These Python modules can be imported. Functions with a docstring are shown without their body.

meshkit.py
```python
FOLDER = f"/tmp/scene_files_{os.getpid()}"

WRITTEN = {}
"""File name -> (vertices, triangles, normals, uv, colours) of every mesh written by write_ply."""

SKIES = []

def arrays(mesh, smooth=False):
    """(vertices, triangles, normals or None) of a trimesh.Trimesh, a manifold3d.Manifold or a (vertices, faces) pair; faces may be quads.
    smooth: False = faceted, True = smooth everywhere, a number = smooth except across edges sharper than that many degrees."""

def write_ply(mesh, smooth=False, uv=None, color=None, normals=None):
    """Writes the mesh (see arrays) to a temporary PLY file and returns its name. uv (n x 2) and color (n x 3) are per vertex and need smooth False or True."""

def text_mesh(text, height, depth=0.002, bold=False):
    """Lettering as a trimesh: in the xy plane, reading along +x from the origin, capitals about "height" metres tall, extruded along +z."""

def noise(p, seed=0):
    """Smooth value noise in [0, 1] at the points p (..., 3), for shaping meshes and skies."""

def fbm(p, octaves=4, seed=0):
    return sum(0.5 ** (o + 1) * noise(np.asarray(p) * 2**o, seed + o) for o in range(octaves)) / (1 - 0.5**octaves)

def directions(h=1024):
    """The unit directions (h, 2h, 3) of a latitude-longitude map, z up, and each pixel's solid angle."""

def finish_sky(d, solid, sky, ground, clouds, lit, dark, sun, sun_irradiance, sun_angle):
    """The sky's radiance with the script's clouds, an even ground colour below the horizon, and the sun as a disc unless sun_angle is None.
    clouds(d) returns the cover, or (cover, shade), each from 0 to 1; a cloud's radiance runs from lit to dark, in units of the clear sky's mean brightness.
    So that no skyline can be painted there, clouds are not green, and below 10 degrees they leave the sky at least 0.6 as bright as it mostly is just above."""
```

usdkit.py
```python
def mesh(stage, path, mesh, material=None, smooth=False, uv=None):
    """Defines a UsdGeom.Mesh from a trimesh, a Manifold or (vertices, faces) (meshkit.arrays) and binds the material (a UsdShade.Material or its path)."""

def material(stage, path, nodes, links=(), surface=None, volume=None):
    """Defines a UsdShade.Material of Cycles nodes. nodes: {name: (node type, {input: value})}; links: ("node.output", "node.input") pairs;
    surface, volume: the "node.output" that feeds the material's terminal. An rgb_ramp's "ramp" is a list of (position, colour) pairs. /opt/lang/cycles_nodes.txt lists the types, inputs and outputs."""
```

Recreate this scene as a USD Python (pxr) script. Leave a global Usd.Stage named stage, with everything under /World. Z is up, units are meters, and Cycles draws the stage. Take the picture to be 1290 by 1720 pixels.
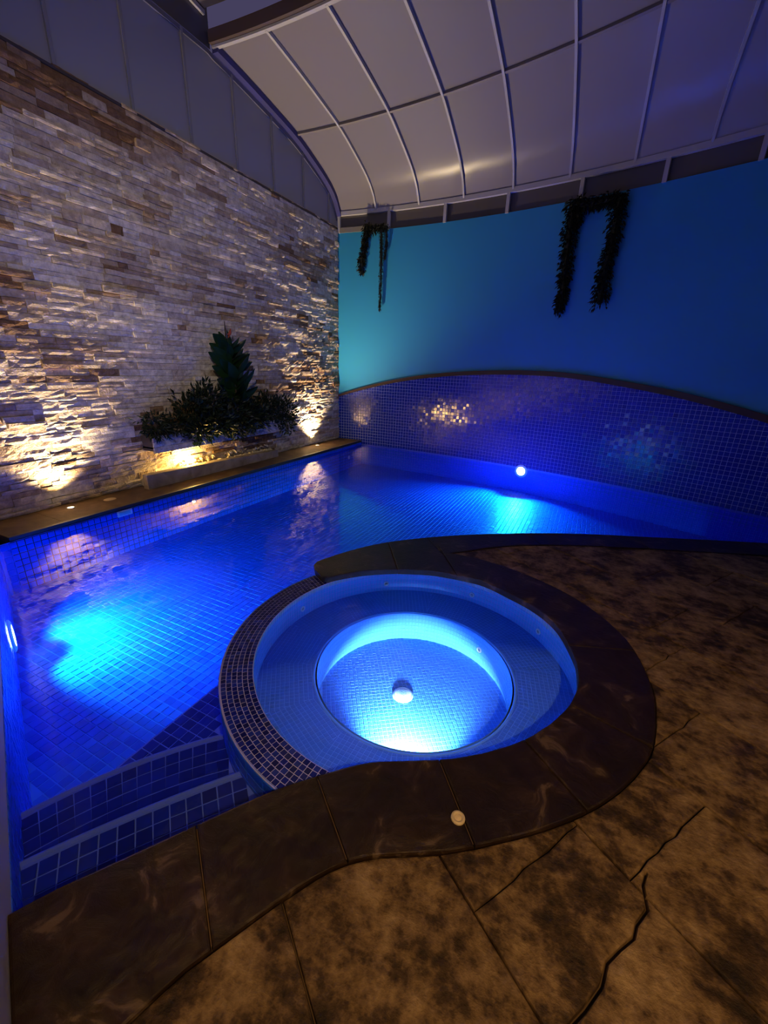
import math, numpy as np, trimesh, shapely, usdkit, meshkit
from shapely.geometry import Polygon, LineString, Point, box as sbox
from shapely.ops import unary_union
from shapely import affinity
from pxr import Usd, UsdGeom, UsdLux, UsdShade, Gf, Sdf, Vt

stage = Usd.Stage.CreateInMemory()
UsdGeom.SetStageUpAxis(stage, "Z")
UsdGeom.SetStageMetersPerUnit(stage, 1.0)
UsdGeom.Xform.Define(stage, "/World")
UsdGeom.Scope.Define(stage, "/World/Looks")
rng = np.random.default_rng(7)

# ------------------------------------------------------------------ camera
EYE = np.array([0, 0, 1.6])
FPX = 686.0
def cam_rows(pitch, roll, yaw):
    cp, sp, cy, sy = math.cos(pitch), math.sin(pitch), math.cos(yaw), math.sin(yaw)
    fwd = np.array([sy * cp, cy * cp, -sp]); right = np.array([cy, -sy, 0]); up = np.cross(right, fwd)
    cr, sr = math.cos(roll), math.sin(roll)
    return cr * right + sr * up, -sr * right + cr * up, fwd
CR, CU, CF = cam_rows(math.radians(19.4), math.radians(1.95), math.radians(-25.55))
cam = UsdGeom.Camera.Define(stage, "/World/Camera")
cam.AddTransformOp().Set(Gf.Matrix4d(*CR, 0, *CU, 0, *(-CF), 0, *EYE, 1))
cam.CreateHorizontalApertureAttr(36.0)
cam.CreateVerticalApertureAttr(48.0)
cam.CreateFocalLengthAttr(36.0 * FPX / 1290)
cam.CreateClippingRangeAttr(Gf.Vec2f(0.02, 200))
cam.CreateExposureAttr(0.0)

# ------------------------------------------------------------------ light levels
SKY = ((0.40, 0.34, 0.74), 0.046)            # faint violet night sky over the city
UPLIGHT = ((1.0, 0.62, 0.15), 36.0)            # the amber core of each uplight
SPILL = ((1.0, 0.76, 0.47), 112.0)            # its paler, wide spill
NICHE = ((1.0, 0.62, 0.16), 15.0)
POOL_LAMP = ((0.003, 0.40, 1.0), 122.0)
TUB_LAMP = ((0.34, 0.54, 1.0), 85.0)
DECK_FILL = ((1.0, 0.57, 0.20), 74.0)  # added downlight behind the camera, lights the deck
STONE_FILL = ((1.0, 0.84, 0.66), 105.0)  # added spotlight behind the camera, lifts the stone wall

dome = UsdLux.DomeLight.Define(stage, "/World/night_sky")
dome.CreateColorAttr(Gf.Vec3f(*SKY[0])); dome.CreateIntensityAttr(SKY[1])

# ------------------------------------------------------------------ helpers
_used = {}
def numbered(parent, name):
    k = (parent, name); n = _used.get(k, 0); _used[k] = n + 1
    return f"{parent}/{name}" if n == 0 else f"{parent}/{name}_{n:03d}"
def path_of(p):
    return "/World" if p is None else (p if isinstance(p, str) else str(p.GetPath()))
def tag(prim, label=None, cat=None, group=None, kind=None):
    for k, v in (("label", label), ("category", cat), ("group", group), ("kind", kind)):
        if v: prim.SetCustomDataByKey(k, v)
    return prim
def obj(name, mesh, mat, parent=None, smooth=False, tone=None, **kw):
    p = numbered(path_of(parent), name)
    m = usdkit.mesh(stage, p, mesh, mat, smooth=smooth)
    if tone is not None:
        UsdGeom.PrimvarsAPI(m).CreatePrimvar("tone", Sdf.ValueTypeNames.Color3fArray, "vertex").Set(Vt.Vec3fArray.FromNumpy(np.asarray(tone, np.float32)))
    return tag(m.GetPrim(), **kw)
def thing(name, label=None, cat=None, loc=(0, 0, 0), group=None, kind=None, parent=None):
    x = UsdGeom.Xform.Define(stage, numbered(path_of(parent), name))
    if any(loc): x.AddTranslateOp().Set(Gf.Vec3d(*map(float, loc)))
    return tag(x.GetPrim(), label, cat, group, kind)
def join(meshes):
    return trimesh.util.concatenate(list(meshes))
def bx(x0, x1, y0, y1, z0, z1):
    m = trimesh.creation.box([x1 - x0, y1 - y0, z1 - z0]); m.apply_translation([(x0 + x1) / 2, (y0 + y1) / 2, (z0 + z1) / 2]); return m
def bar(a, b, w, h, up=(0, 0, 1)):
    """A square bar from a to b: w across, h along up."""
    a, b, up = np.array(a, float), np.array(b, float), np.array(up, float)
    d = b - a; L = np.linalg.norm(d); d /= L
    s = np.cross(d, up); s /= np.linalg.norm(s); u = np.cross(s, d)
    m = trimesh.creation.box([L, w, h]); T = np.eye(4); T[:3, 0], T[:3, 1], T[:3, 2], T[:3, 3] = d, s, u, (a + b) / 2
    m.apply_transform(T); return m
def sweep_bar(pts, w, h, side):
    """A rectangular bar along a polyline. side(i) is the sideways unit vector; h runs along the other normal."""
    P = np.asarray(pts, float); T = np.gradient(P, axis=0); T /= np.linalg.norm(T, axis=1, keepdims=True)
    S = np.asarray([side] * len(P), float) if np.ndim(side) == 1 else np.asarray(side, float)
    S = S - (S * T).sum(1, keepdims=True) * T; S /= np.linalg.norm(S, axis=1, keepdims=True)
    N = np.cross(S, T)
    V = np.stack([P + S * w / 2 + N * h / 2, P - S * w / 2 + N * h / 2, P - S * w / 2 - N * h / 2, P + S * w / 2 - N * h / 2], 1)
    n = len(P); F = []
    for i in range(n - 1):
        for k in range(4):
            a, b = i * 4 + k, i * 4 + (k + 1) % 4; c, d = b + 4, a + 4
            F += [[a, b, c], [a, c, d]]
    F += [[0, 2, 1], [0, 3, 2]]; e = 4 * (n - 1); F += [[e, e + 1, e + 2], [e, e + 2, e + 3]]
    m = trimesh.Trimesh(V.reshape(-1, 3), F, process=False); m.fix_normals(); return m
def tube(pts, r, sides=6):
    P = np.asarray(pts, float); R = np.broadcast_to(r, (len(P),))
    T = np.gradient(P, axis=0); T /= np.linalg.norm(T, axis=1, keepdims=True) + 1e-9
    A = np.cross(T, np.where(np.abs(T[:, 2:]) < .9, [0, 0, 1.0], [1.0, 0, 0])); A /= np.linalg.norm(A, axis=1, keepdims=True) + 1e-9
    B = np.cross(T, A); t = np.arange(sides) * 2 * np.pi / sides
    V = P[:, None] + R[:, None, None] * (np.cos(t)[None, :, None] * A[:, None] + np.sin(t)[None, :, None] * B[:, None])
    F = []
    for i in range(len(P) - 1):
        for k in range(sides):
            a, b = i * sides + k, i * sides + (k + 1) % sides
            F += [[a, b, b + sides], [a, b + sides, a + sides]]
    for k in range(1, sides - 1):
        F.append([0, k + 1, k]); e = (len(P) - 1) * sides; F.append([e, e + k, e + k + 1])
    return trimesh.Trimesh(V.reshape(-1, 3), F, process=False)
def lathe(profile, n=32):
    return trimesh.creation.revolve(np.asarray(profile, float), sections=n)
def tri(poly):
    """Triangulates a shapely polygon: (2-D vertices, faces)."""
    v, f = trimesh.creation.triangulate_polygon(poly, engine="earcut")
    v, f = np.asarray(v), np.asarray(f)
    a = np.cross(v[f[:, 1]] - v[f[:, 0]], v[f[:, 2]] - v[f[:, 0]])
    f[a < 0] = f[a < 0][:, ::-1]
    return v, f
def polys(g):
    return [p for p in getattr(g, "geoms", [g]) if p.geom_type == "Polygon" and p.area > 1e-5]
def sheet(g, z):
    V, F, n = [], [], 0
    for p in polys(g):
        v, f = tri(p); V.append(np.c_[v, np.full(len(v), z)]); F.append(f + n); n += len(v)
    return trimesh.Trimesh(np.vstack(V), np.vstack(F), process=False)
def walls_of(ring, z0, z1):
    c = np.asarray(ring.coords)[:-1]; n = len(c)
    V = np.vstack([np.c_[c, np.full(n, z0)], np.c_[c, np.full(n, z1)]])
    i = np.arange(n); j = (i + 1) % n
    return trimesh.Trimesh(V, np.vstack([np.c_[i, j, j + n], np.c_[i, j + n, i + n]]), process=False)
def slab(poly, z0, z1, b=0.006):
    """A polygon extruded from z0 to z1 with its top edge rounded over by b."""
    out = []
    poly = shapely.geometry.polygon.orient(poly)
    for p in polys(poly):
        top = p.buffer(-b, join_style=2)
        if top.is_empty: continue
        out.append(sheet(top, z1))
        mid = p.buffer(-b * .3, join_style=2)
        for lo, hi, zl, zh in ((p, mid, z1 - b, z1 - .25 * b), (mid, top, z1 - .25 * b, z1)):
            for q in polys(lo.difference(hi)):
                v, f = tri(q); d = shapely.distance(shapely.points(v), lo.boundary)
                out.append(trimesh.Trimesh(np.c_[v, np.where(d < 1e-6, zl, zh)], f, process=False))
        for r in [p.exterior, *p.interiors]: out.append(walls_of(r, z0, z1 - b))
    return join(out)
def tiles(C, U, V, N, su, sv, h=.002, b=.0012, tilt=.02, seed=1):
    """Separate tiles: centres C on the surface, half-turned axes U, V and normal N per tile. Returns vertices (n,8,3), faces of one tile."""
    g = np.random.default_rng(seed); C = np.asarray(C, float); n = len(C)
    U, V, N = (np.broadcast_to(np.asarray(a, float), (n, 3)) for a in (U, V, N))
    su, sv = np.broadcast_to(su, (n,))[:, None], np.broadcast_to(sv, (n,))[:, None]
    t = g.normal(0, tilt, (n, 2)); hh = h * (1 + g.uniform(-.15, .15, n))
    out = np.empty((n, 8, 3))
    for k, (a, c) in enumerate(((-1, -1), (1, -1), (1, 1), (-1, 1))):
        out[:, k] = C + a * U * su / 2 + c * V * sv / 2
        du, dv = a * (su / 2 - b), c * (sv / 2 - b)
        out[:, 4 + k] = C + U * du + V * dv + N * (hh + t[:, 0] * du[:, 0] + t[:, 1] * dv[:, 0])[:, None]
    F = np.array([[4, 5, 6], [4, 6, 7]] + [q for k in range(4) for q in ([k, (k + 1) % 4, 4 + (k + 1) % 4], [k, 4 + (k + 1) % 4, 4 + k])])
    return out, F
def tile_join(V, F):
    n, k = V.shape[:2]
    return trimesh.Trimesh(V.reshape(-1, 3), (F[None] + (np.arange(n) * k)[:, None, None]).reshape(-1, 3), process=False)
def px_size(P):
    d = np.asarray(P) - EYE; z = d @ CF
    x, y = 645 + FPX * (d @ CR) / z, 860 - FPX * (d @ CU) / z
    return z, x, y
def in_view(P, m=10):
    z, x, y = px_size(P); return (z > .1) & (x > -m) & (x < 1290 + m) & (y > -m) & (y < 1720 + m)
def put_tiles(parent, name, stuff, V, F, N, mats, limit=300, smooth=False):
    """The tiles that show largest become parts of their own, the rest one stuff part."""
    c = V.mean(1); d = EYE - c; r = np.linalg.norm(d, axis=1)
    N = np.broadcast_to(N, c.shape)
    a = np.linalg.norm(np.cross(V[:, 1] - V[:, 0], V[:, 3] - V[:, 0]), axis=1) * np.abs((d * N).sum(1)) / r ** 3
    a = np.where(in_view(c), a, 0); order = np.argsort(-a, kind="stable"); big = order[:limit]; big = big[a[big] > 0]
    m0 = mats if not isinstance(mats, (list, tuple)) else mats[0]
    for i in big:
        obj(name, (V[i], F), mats[int(rng.integers(1, len(mats)))] if m0 is not mats else m0, parent)
    rest = np.setdiff1d(np.arange(len(V)), big)
    if len(rest): obj(stuff, tile_join(V[rest], F), m0, parent, kind="stuff")

# ------------------------------------------------------------------ materials
L = "/World/Looks/"
def mat(name, nodes, links, surface="p.BSDF", **kw):
    return usdkit.material(stage, L + name, nodes, links, surface=surface, **kw)
def plain(name, col, rough=.5, metal=0., spec=.5, bump=0., scale=40., coat=0.):
    n = {"p": ("principled_bsdf", {"base_color": col, "roughness": rough, "metallic": metal, "specular_ior_level": spec, "coat_weight": coat})}; l = []
    if bump:
        n |= {"g": ("geometry", {}), "n": ("noise_texture", {"scale": scale, "detail": 4.0}), "b": ("bump", {"strength": bump, "distance": .01})}
        l = [("g.position", "n.vector"), ("n.fac", "b.height"), ("b.normal", "p.normal")]
    return mat(name, n, l)
def glow(name, col, s):
    return mat(name, {"e": ("emission", {"color": col, "strength": s})}, [], surface="e.emission")
def tile_mat(name, ramp, rough=.12):
    """Glazed tiles: each island its own tone."""
    return mat(name, {"g": ("geometry", {}), "r": ("rgb_ramp", {"ramp": ramp}), "p": ("principled_bsdf", {"roughness": rough, "specular_ior_level": .5})},
               [("g.random_per_island", "r.fac"), ("r.color", "p.base_color")])
TL = [(.0, (.006, .10, .70)), (.35, (.008, .115, .75)), (.7, (.010, .13, .79)), (1., (.014, .15, .82))]
POOL_TILE = tile_mat("pool_tile_mix", TL, .5)
POOL_TILES = [POOL_TILE] + [plain(f"pool_tile_tone_{k}", c, .5, 0, .2) for k, (_, c) in enumerate(TL)]
DK = [(0., (.003, .006, .17)), (.4, (.004, .009, .25)), (.75, (.006, .014, .33)), (1., (.012, .03, .42))]
DARK_TILE = tile_mat("cobalt_tile_mix", DK, .1)
DARK_TILES = [DARK_TILE] + [plain(f"cobalt_tile_tone_{k}", c, .1) for k, (_, c) in enumerate(DK)]
WALL_TILE = tile_mat("wall_tile_mix", [(0., (.006, .022, .30)), (.5, (.008, .034, .40)), (1., (.02, .07, .52))], .14)
GROUT = plain("pale_grout", (.24, .30, .66), .8)
POOL_GROUT = plain("pool_grout", (.03, .24, .90), .8)
FRAME = plain("white_frame_metal", (.42, .42, .44), .45)
ARCH = plain("pool_lit_frame", (.035, .035, .17), .6)  # blue light from the pool is put into this frame's base colour
DARK_FRAME = plain("dark_frame", (.05, .04, .045), .6)
METAL = plain("brushed_steel", (.55, .55, .52), .35, 1.)
PLASTIC = plain("white_plastic", (.75, .80, .82), .35)
BRASS = plain("cream_fitting", (.62, .52, .34), .4)
GREEN = mat("dark_foliage", {"g": ("geometry", {}), "r": ("rgb_ramp", {"ramp": [(0., (.006, .016, .005)), (.6, (.013, .033, .008)), (.9, (.03, .06, .012)), (1., (.09, .11, .02))]}),
            "p": ("principled_bsdf", {"roughness": .5}), "t": ("translucent_bsdf", {}), "m": ("mix_closure", {"fac": .25})},
            [("g.random_per_island", "r.fac"), ("r.color", "p.base_color"), ("r.color", "t.color"), ("p.BSDF", "m.closure1"), ("t.BSDF", "m.closure2")], surface="m.closure")
LEAF = plain("broad_leaf_green", (.010, .034, .008), .5, 0, .2)
STALK = plain("brown_stalks", (.16, .085, .02), .7)
STEM = plain("brown_stem", (.03, .02, .01), .8)
RED = plain("red_flower", (.35, .05, .02), .5)
VINE = plain("vine_green", (.006, .010, .005), .7)

def stone_mat(name):
    return mat(name, {"a": ("attribute", {"attribute": "tone"}), "g": ("geometry", {}), "n": ("noise_texture", {"scale": 14.0, "detail": 6.0, "roughness": .65}),
                      "n2": ("noise_texture", {"scale": 55.0, "detail": 4.0}), "r": ("rgb_ramp", {"ramp": [(.3, (.62, .58, .55)), (.7, (1.25, 1.22, 1.18))]}),
                      "m": ("mix_color", {"blend_type": "multiply", "fac": 1.0}), "b": ("bump", {"strength": .7, "distance": .012}), "p": ("principled_bsdf", {"roughness": .85, "specular_ior_level": .25})},
               [("g.position", "n.vector"), ("g.position", "n2.vector"), ("n.fac", "r.fac"), ("a.color", "m.a"), ("r.color", "m.b"), ("m.result", "p.base_color"), ("n2.fac", "b.height"), ("b.normal", "p.normal")])
STONE = stone_mat("ledge_stone")
MORTAR = plain("dark_mortar", (.09, .07, .055), .95)
def rock(name, ramp, scale, bump, rough=.6, rscale=None, dist=.02, spec=.3):
    return mat(name, {"g": ("geometry", {}), "w": ("noise_texture", {"scale": scale * .7, "detail": 2.0}), "v": ("vector_math", {"math_type": "multiply_add", "vector2": (.25, .25, .25)}),
                      "n": ("noise_texture", {"scale": scale, "detail": 8.0, "roughness": .62, "distortion": .6}), "r": ("rgb_ramp", {"ramp": ramp}),
                      "n2": ("noise_texture", {"scale": rscale or scale * 4, "detail": 8.0, "roughness": .7, "distortion": .8}), "b": ("bump", {"strength": bump, "distance": dist}),
                      "p": ("principled_bsdf", {"roughness": rough, "specular_ior_level": spec})},
               [("g.position", "w.vector"), ("w.color", "v.vector1"), ("g.position", "v.vector3"), ("v.vector", "n.vector"), ("v.vector", "n2.vector"),
                ("n.fac", "r.fac"), ("r.color", "p.base_color"), ("n2.fac", "b.height"), ("b.normal", "p.normal")])
def deck_mat(name, shift):
    """Stamped concrete: broad worn patches, streaks along the stamp's grain, chipped relief."""
    return mat(name, {"g": ("geometry", {}), "m": ("mapping", {"rotation": (0, 0, -.98), "scale": (6., 20., 6.)}), "a": ("noise_texture", {"scale": 3.4, "detail": 9.0, "roughness": .62, "distortion": .25}),
                      "s": ("noise_texture", {"scale": 1.0, "detail": 6.0, "roughness": .6, "distortion": .4}), "f": ("noise_texture", {"scale": 26.0, "detail": 6.0, "roughness": .7}),
                      "w": ("math", {"math_type": "multiply_add", "value2": .24}), "x": ("math", {"math_type": "multiply", "value2": .76}),
                      "r": ("rgb_ramp", {"ramp": [(p + shift, c) for p, c in [(.33, (.016, .009, .004)), (.43, (.055, .031, .013)), (.49, (.13, .080, .036)), (.56, (.20, .13, .062)), (.66, (.30, .21, .11)), (.8, (.38, .28, .16))]]}),
                      "y": ("math", {"math_type": "multiply_add", "value2": .34}), "c": ("math", {"math_type": "multiply_add", "value2": .20}), "k": ("voronoi_texture", {"scale": 13.0, "detail": 3.0, "roughness": .7}), "e": ("math", {"math_type": "add"}), "h": ("math", {"math_type": "multiply_add", "value2": .13, "value3": -.222}), "b": ("bump", {"strength": .85, "distance": .035}), "p": ("principled_bsdf", {"roughness": .6, "specular_ior_level": .3})},
               [("g.position", "m.vector"), ("g.position", "a.vector"), ("m.vector", "s.vector"), ("g.position", "f.vector"), ("a.fac", "x.value1"), ("s.fac", "w.value1"), ("x.value", "w.value3"), ("f.fac", "c.value1"), ("w.value", "c.value3"), ("s.vector" if False else "g.position", "k.vector"), ("k.distance", "h.value1"), ("h.value", "e.value1"), ("c.value", "e.value2"), ("e.value", "r.fac"),
                ("f.fac", "y.value1"), ("w.value", "y.value3"), ("y.value", "b.height"), ("r.color", "p.base_color"), ("b.normal", "p.normal")])
DECKS = [deck_mat("stamped_deck", .06), deck_mat("stamped_deck_dark", .085), deck_mat("stamped_deck_pale", .035)]
DECKBASE = plain("deck_bed", (.07, .042, .02), .9)
COPE = rock("dark_coping_stone", [(.30, (.010, .005, .003)), (.52, (.020, .010, .005)), (.60, (.035, .020, .011)), (.66, (.10, .068, .046)), (.85, (.12, .085, .06))], 6.0, .5, .42, 24., .012)
LEDGE = rock("brown_ledge_stone", [(.3, (.05, .028, .012)), (.55, (.10, .06, .028)), (.8, (.17, .11, .055))], 4., .4, .7, 20., .008)
LEDGE_PALE = rock("pale_kerb_stone", [(.3, (.20, .15, .10)), (.55, (.34, .27, .20)), (.8, (.46, .39, .30))], 5., .6, .8, 22., .01)
BLUE = plain("blue_wall_paint", (.016, .25, .50), .6, bump=.12, scale=60)
PLASTER = plain("pale_plaster", (.42, .40, .38), .8, bump=.15, scale=40)
def pane_mat(name, col, trans, rough):
    return mat(name, {"p": ("principled_bsdf", {"base_color": col, "roughness": rough, "specular_ior_level": .5}), "t": ("translucent_bsdf", {"color": trans}), "m": ("mix_closure", {"fac": .35})},
               [("p.BSDF", "m.closure1"), ("t.BSDF", "m.closure2")], surface="m.closure")
POLY = pane_mat("opal_polycarbonate", (.30, .28, .27), (.38, .36, .46), .30)
GABLE = pane_mat("grey_polycarbonate", (.36, .37, .38), (.34, .34, .40), .35)
SMOKE = plain("smoked_pane", (.10, .09, .085), .3)
WATER = mat("still_water", {"g": ("geometry", {}), "n": ("noise_texture", {"scale": 9.0, "detail": 2.0, "roughness": .5}), "b": ("bump", {"strength": .07, "distance": .02}),
            "f": ("fresnel", {"IOR": 1.33}), "t": ("transparent_bsdf", {"color": (.93, .97, 1.)}), "s": ("glossy_bsdf", {"color": (1, 1, 1), "roughness": .02}), "m": ("mix_closure", {})},
            [("g.position", "n.vector"), ("n.fac", "b.height"), ("b.normal", "s.normal"), ("f.fac", "m.fac"), ("t.BSDF", "m.closure1"), ("s.BSDF", "m.closure2")], surface="m.closure")

# ------------------------------------------------------------------ plan of the place
XL, LIP = -5.23, -4.63                        # stone wall, pool edge along its ledge
ZW, ZF = -.08, -.56                           # water level, pool floor
def yb(x): u = np.asarray(x, float) - XL; return 8.326 + .067 * u - .036 * u * u          # the back wall bows towards the room
def nb(x):
    u = np.asarray(x, float) - XL; s = .067 - .072 * u; k = 1 / np.sqrt(1 + s * s)
    return np.stack([k, s * k, np.zeros_like(k)], -1), np.stack([s * k, -k, np.zeros_like(k)], -1)   # tangent, normal into the room
def yf(x): return .102 - .396 * (np.asarray(x, float) + 1.063)                           # the front wall, on which the camera has its back
XR = 4.3
STEP_EDGE = [(-1.319, .19), (-1.259, .300), (-1.16, .444), (-1.025, .643), (-.942, .764), (-.869, .865), (-.783, .963), (-.697, 1.053), (-.624, 1.125), (-.54, 1.185)]
TUB_EDGE = [(-.54, 1.185), (-.428, 1.25), (-.315, 1.315), (-.204, 1.393), (-.116, 1.47), (-.005, 1.592), (.075, 1.709), (.145, 1.847), (.187, 1.971), (.208, 2.103), (.2, 2.248), (.153, 2.416), (.058, 2.631), (-.095, 2.793), (-.281, 2.896), (-.585, 3.005), (-.882, 2.978), (-1.161, 2.874), (-1.413, 2.706), (-1.558, 2.553), (-1.639, 2.44)]
TIP = [(-1.697, 2.426), (-1.814, 2.501), (-1.873, 2.568), (-1.884, 2.626)]
FAR_EDGE = [(-1.859, 2.708), (-1.716, 3.037), (-1.579, 3.26), (-1.322, 3.547), (-.93, 3.886), (-.501, 4.187), (.119, 4.545), (.86, 4.869), (1.423, 5.108), (1.92, 5.31), (2.5, 5.50), (3.2, 5.68), (XR, 5.88)]
DECK_IN = [(-.90, -.12), (-.823, .11), (-.783, .227), (-.744, .344), (-.668, .487), (-.616, .586), (-.555, .69), (-.499, .765), (-.414, .841), (-.307, .906), (-.197, .967), (-.102, 1.035), (.02, 1.132), (.153, 1.249), (.275, 1.376), (.381, 1.517), (.451, 1.636), (.528, 1.812), (.565, 2.029), (.577, 2.207), (.547, 2.442), (.483, 2.669), (.401, 2.815), (.277, 2.974), (.115, 3.117), (.039, 3.167), (-.202, 3.287), (-.453, 3.365), (-.683, 3.4), (-.918, 3.385)]
DECK_FAR = [(-.775, 3.53), (-.614, 3.703), (-.186, 4.026), (.27, 4.259), (.721, 4.457), (1.238, 4.661), (1.804, 4.896), (2.4, 5.08), (3.2, 5.27), (XR, 5.46)]
NOSE1 = [(-1.665, .250), (-1.583, .388), (-1.523, .472), (-1.443, .6), (-1.349, .735), (-1.253, .873), (-1.119, 1.033), (-1.02, 1.14)]
NOSE2 = [(-1.93, .38), (-1.84, .575), (-1.749, .778), (-1.644, .91), (-1.522, 1.061), (-1.409, 1.179), (-1.30, 1.28)]
TC = np.array([-.735, 2.062])                 # centre of the round tub
def smoothline(pts, n=4):
    P = np.asarray(pts, float); t = np.r_[0, np.cumsum(np.linalg.norm(np.diff(P, axis=0), axis=1))]
    from scipy.interpolate import PchipInterpolator
    s = np.linspace(0, t[-1], n * len(P)); return list(map(tuple, np.c_[PchipInterpolator(t, P[:, 0])(s), PchipInterpolator(t, P[:, 1])(s)]))
s_edge, t_edge, f_edge = smoothline(STEP_EDGE), smoothline(TUB_EDGE), smoothline(FAR_EDGE)
d_in, d_far = smoothline(DECK_IN, 3), smoothline(DECK_FAR, 3)
LAND = Polygon(s_edge + t_edge[1:] + TIP + f_edge + [(XR, float(yf(XR))), (-1.319, float(yf(-1.319)))]).buffer(0)
DECK = Polygon([(float(-.90), float(yf(-.90)))] + d_in + d_far + [(XR, float(yf(XR)))]).buffer(0)
COPING = LAND.difference(DECK)
RIM_O = Point(*TC).buffer(1.165, 48); RIM_I = Point(*TC).buffer(.995, 48)
_bx = np.linspace(XL, XR, 60)
ROOM = Polygon([(XL, float(yf(XL)))] + [(float(x), float(yb(x))) for x in _bx] + [(XR, float(yf(XR)))]).buffer(0)
POOL = ROOM.intersection(sbox(LIP, -3, 9, 12)).difference(LAND.buffer(-.03)).difference(RIM_O)
POOL = max(polys(POOL), key=lambda p: p.area)

# ------------------------------------------------------------------ wall of split stone on the left
def stone_block(y0, y1, z0, z1, xback, xface, seed, nx, nz, amp=.014, gap=.0015):
    """One split stone: a rough front on a grid, skirts back to the mortar."""
    ys, zs = np.linspace(y0 + gap, y1 - gap, nx + 1), np.linspace(z0 + gap, z1 - gap, nz + 1)
    Y, Z = np.meshgrid(ys, zs, indexing="ij")
    p = np.stack([Y * 16 + seed * 3.7, Z * 30 + seed * 1.3, np.full_like(Y, seed * .77)], -1)
    X = xface + (meshkit.fbm(p, 3, 5) - .5) * 2 * amp
    edge = (np.abs(Y - (y0 + y1) / 2) > (y1 - y0) / 2 - gap - 1e-6) | (np.abs(Z - (z0 + z1) / 2) > (z1 - z0) / 2 - gap - 1e-6)
    X = X - edge * (.003 + .004 * meshkit.noise(p * 2.3, 9))
    Y = Y + 0; Zj = Z + np.where(edge, 0, (meshkit.noise(p * 1.7, 3) - .5) * .006)
    V = np.stack([X, Y, Zj], -1).reshape(-1, 3); idx = np.arange((nx + 1) * (nz + 1)).reshape(nx + 1, nz + 1)
    a, b, c, d = idx[:-1, :-1].ravel(), idx[1:, :-1].ravel(), idx[1:, 1:].ravel(), idx[:-1, 1:].ravel()
    F = [np.c_[a, b, c], np.c_[a, c, d]]
    ring = np.r_[idx[:-1, 0], idx[-1, :-1], idx[:0:-1, -1], idx[0, :0:-1]]
    R2 = V[ring].copy(); R2[:, 0] = xback; o = len(V); n = len(ring); i = np.arange(n); j = (i + 1) % n
    F += [np.c_[ring[i], o + i, o + j], np.c_[ring[i], o + j, ring[j]]]
    return np.vstack([V, R2]), np.vstack(F)
def stone_tone(y, z, g, lift=0.):
    q = meshkit.fbm(np.array([[y * 1.1, z * 1.5, 2.]]), 2, 21)[0] + g.normal(0, .17) + lift
    pal = np.array([(.19, .11, .06), (.33, .235, .16), (.44, .36, .28), (.52, .45, .37), (.62, .56, .48), (.68, .64, .58)])
    t = np.clip((q - .12) / .76, 0, .999) * (len(pal) - 1); k = int(t)
    c = pal[k] * (1 - t + k) + pal[k + 1] * (t - k)
    return c * g.uniform(.9, 1.08)
wl = thing("wall_left", "tall wall clad in rough strips of beige and brown split stone", "wall", kind="structure")
obj("backing", bx(XL - .22, XL - .045, 1.2, 8.6, -.3, 4.26), MORTAR, wl)
g = np.random.default_rng(11); stones = []
z = 0.0
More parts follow.
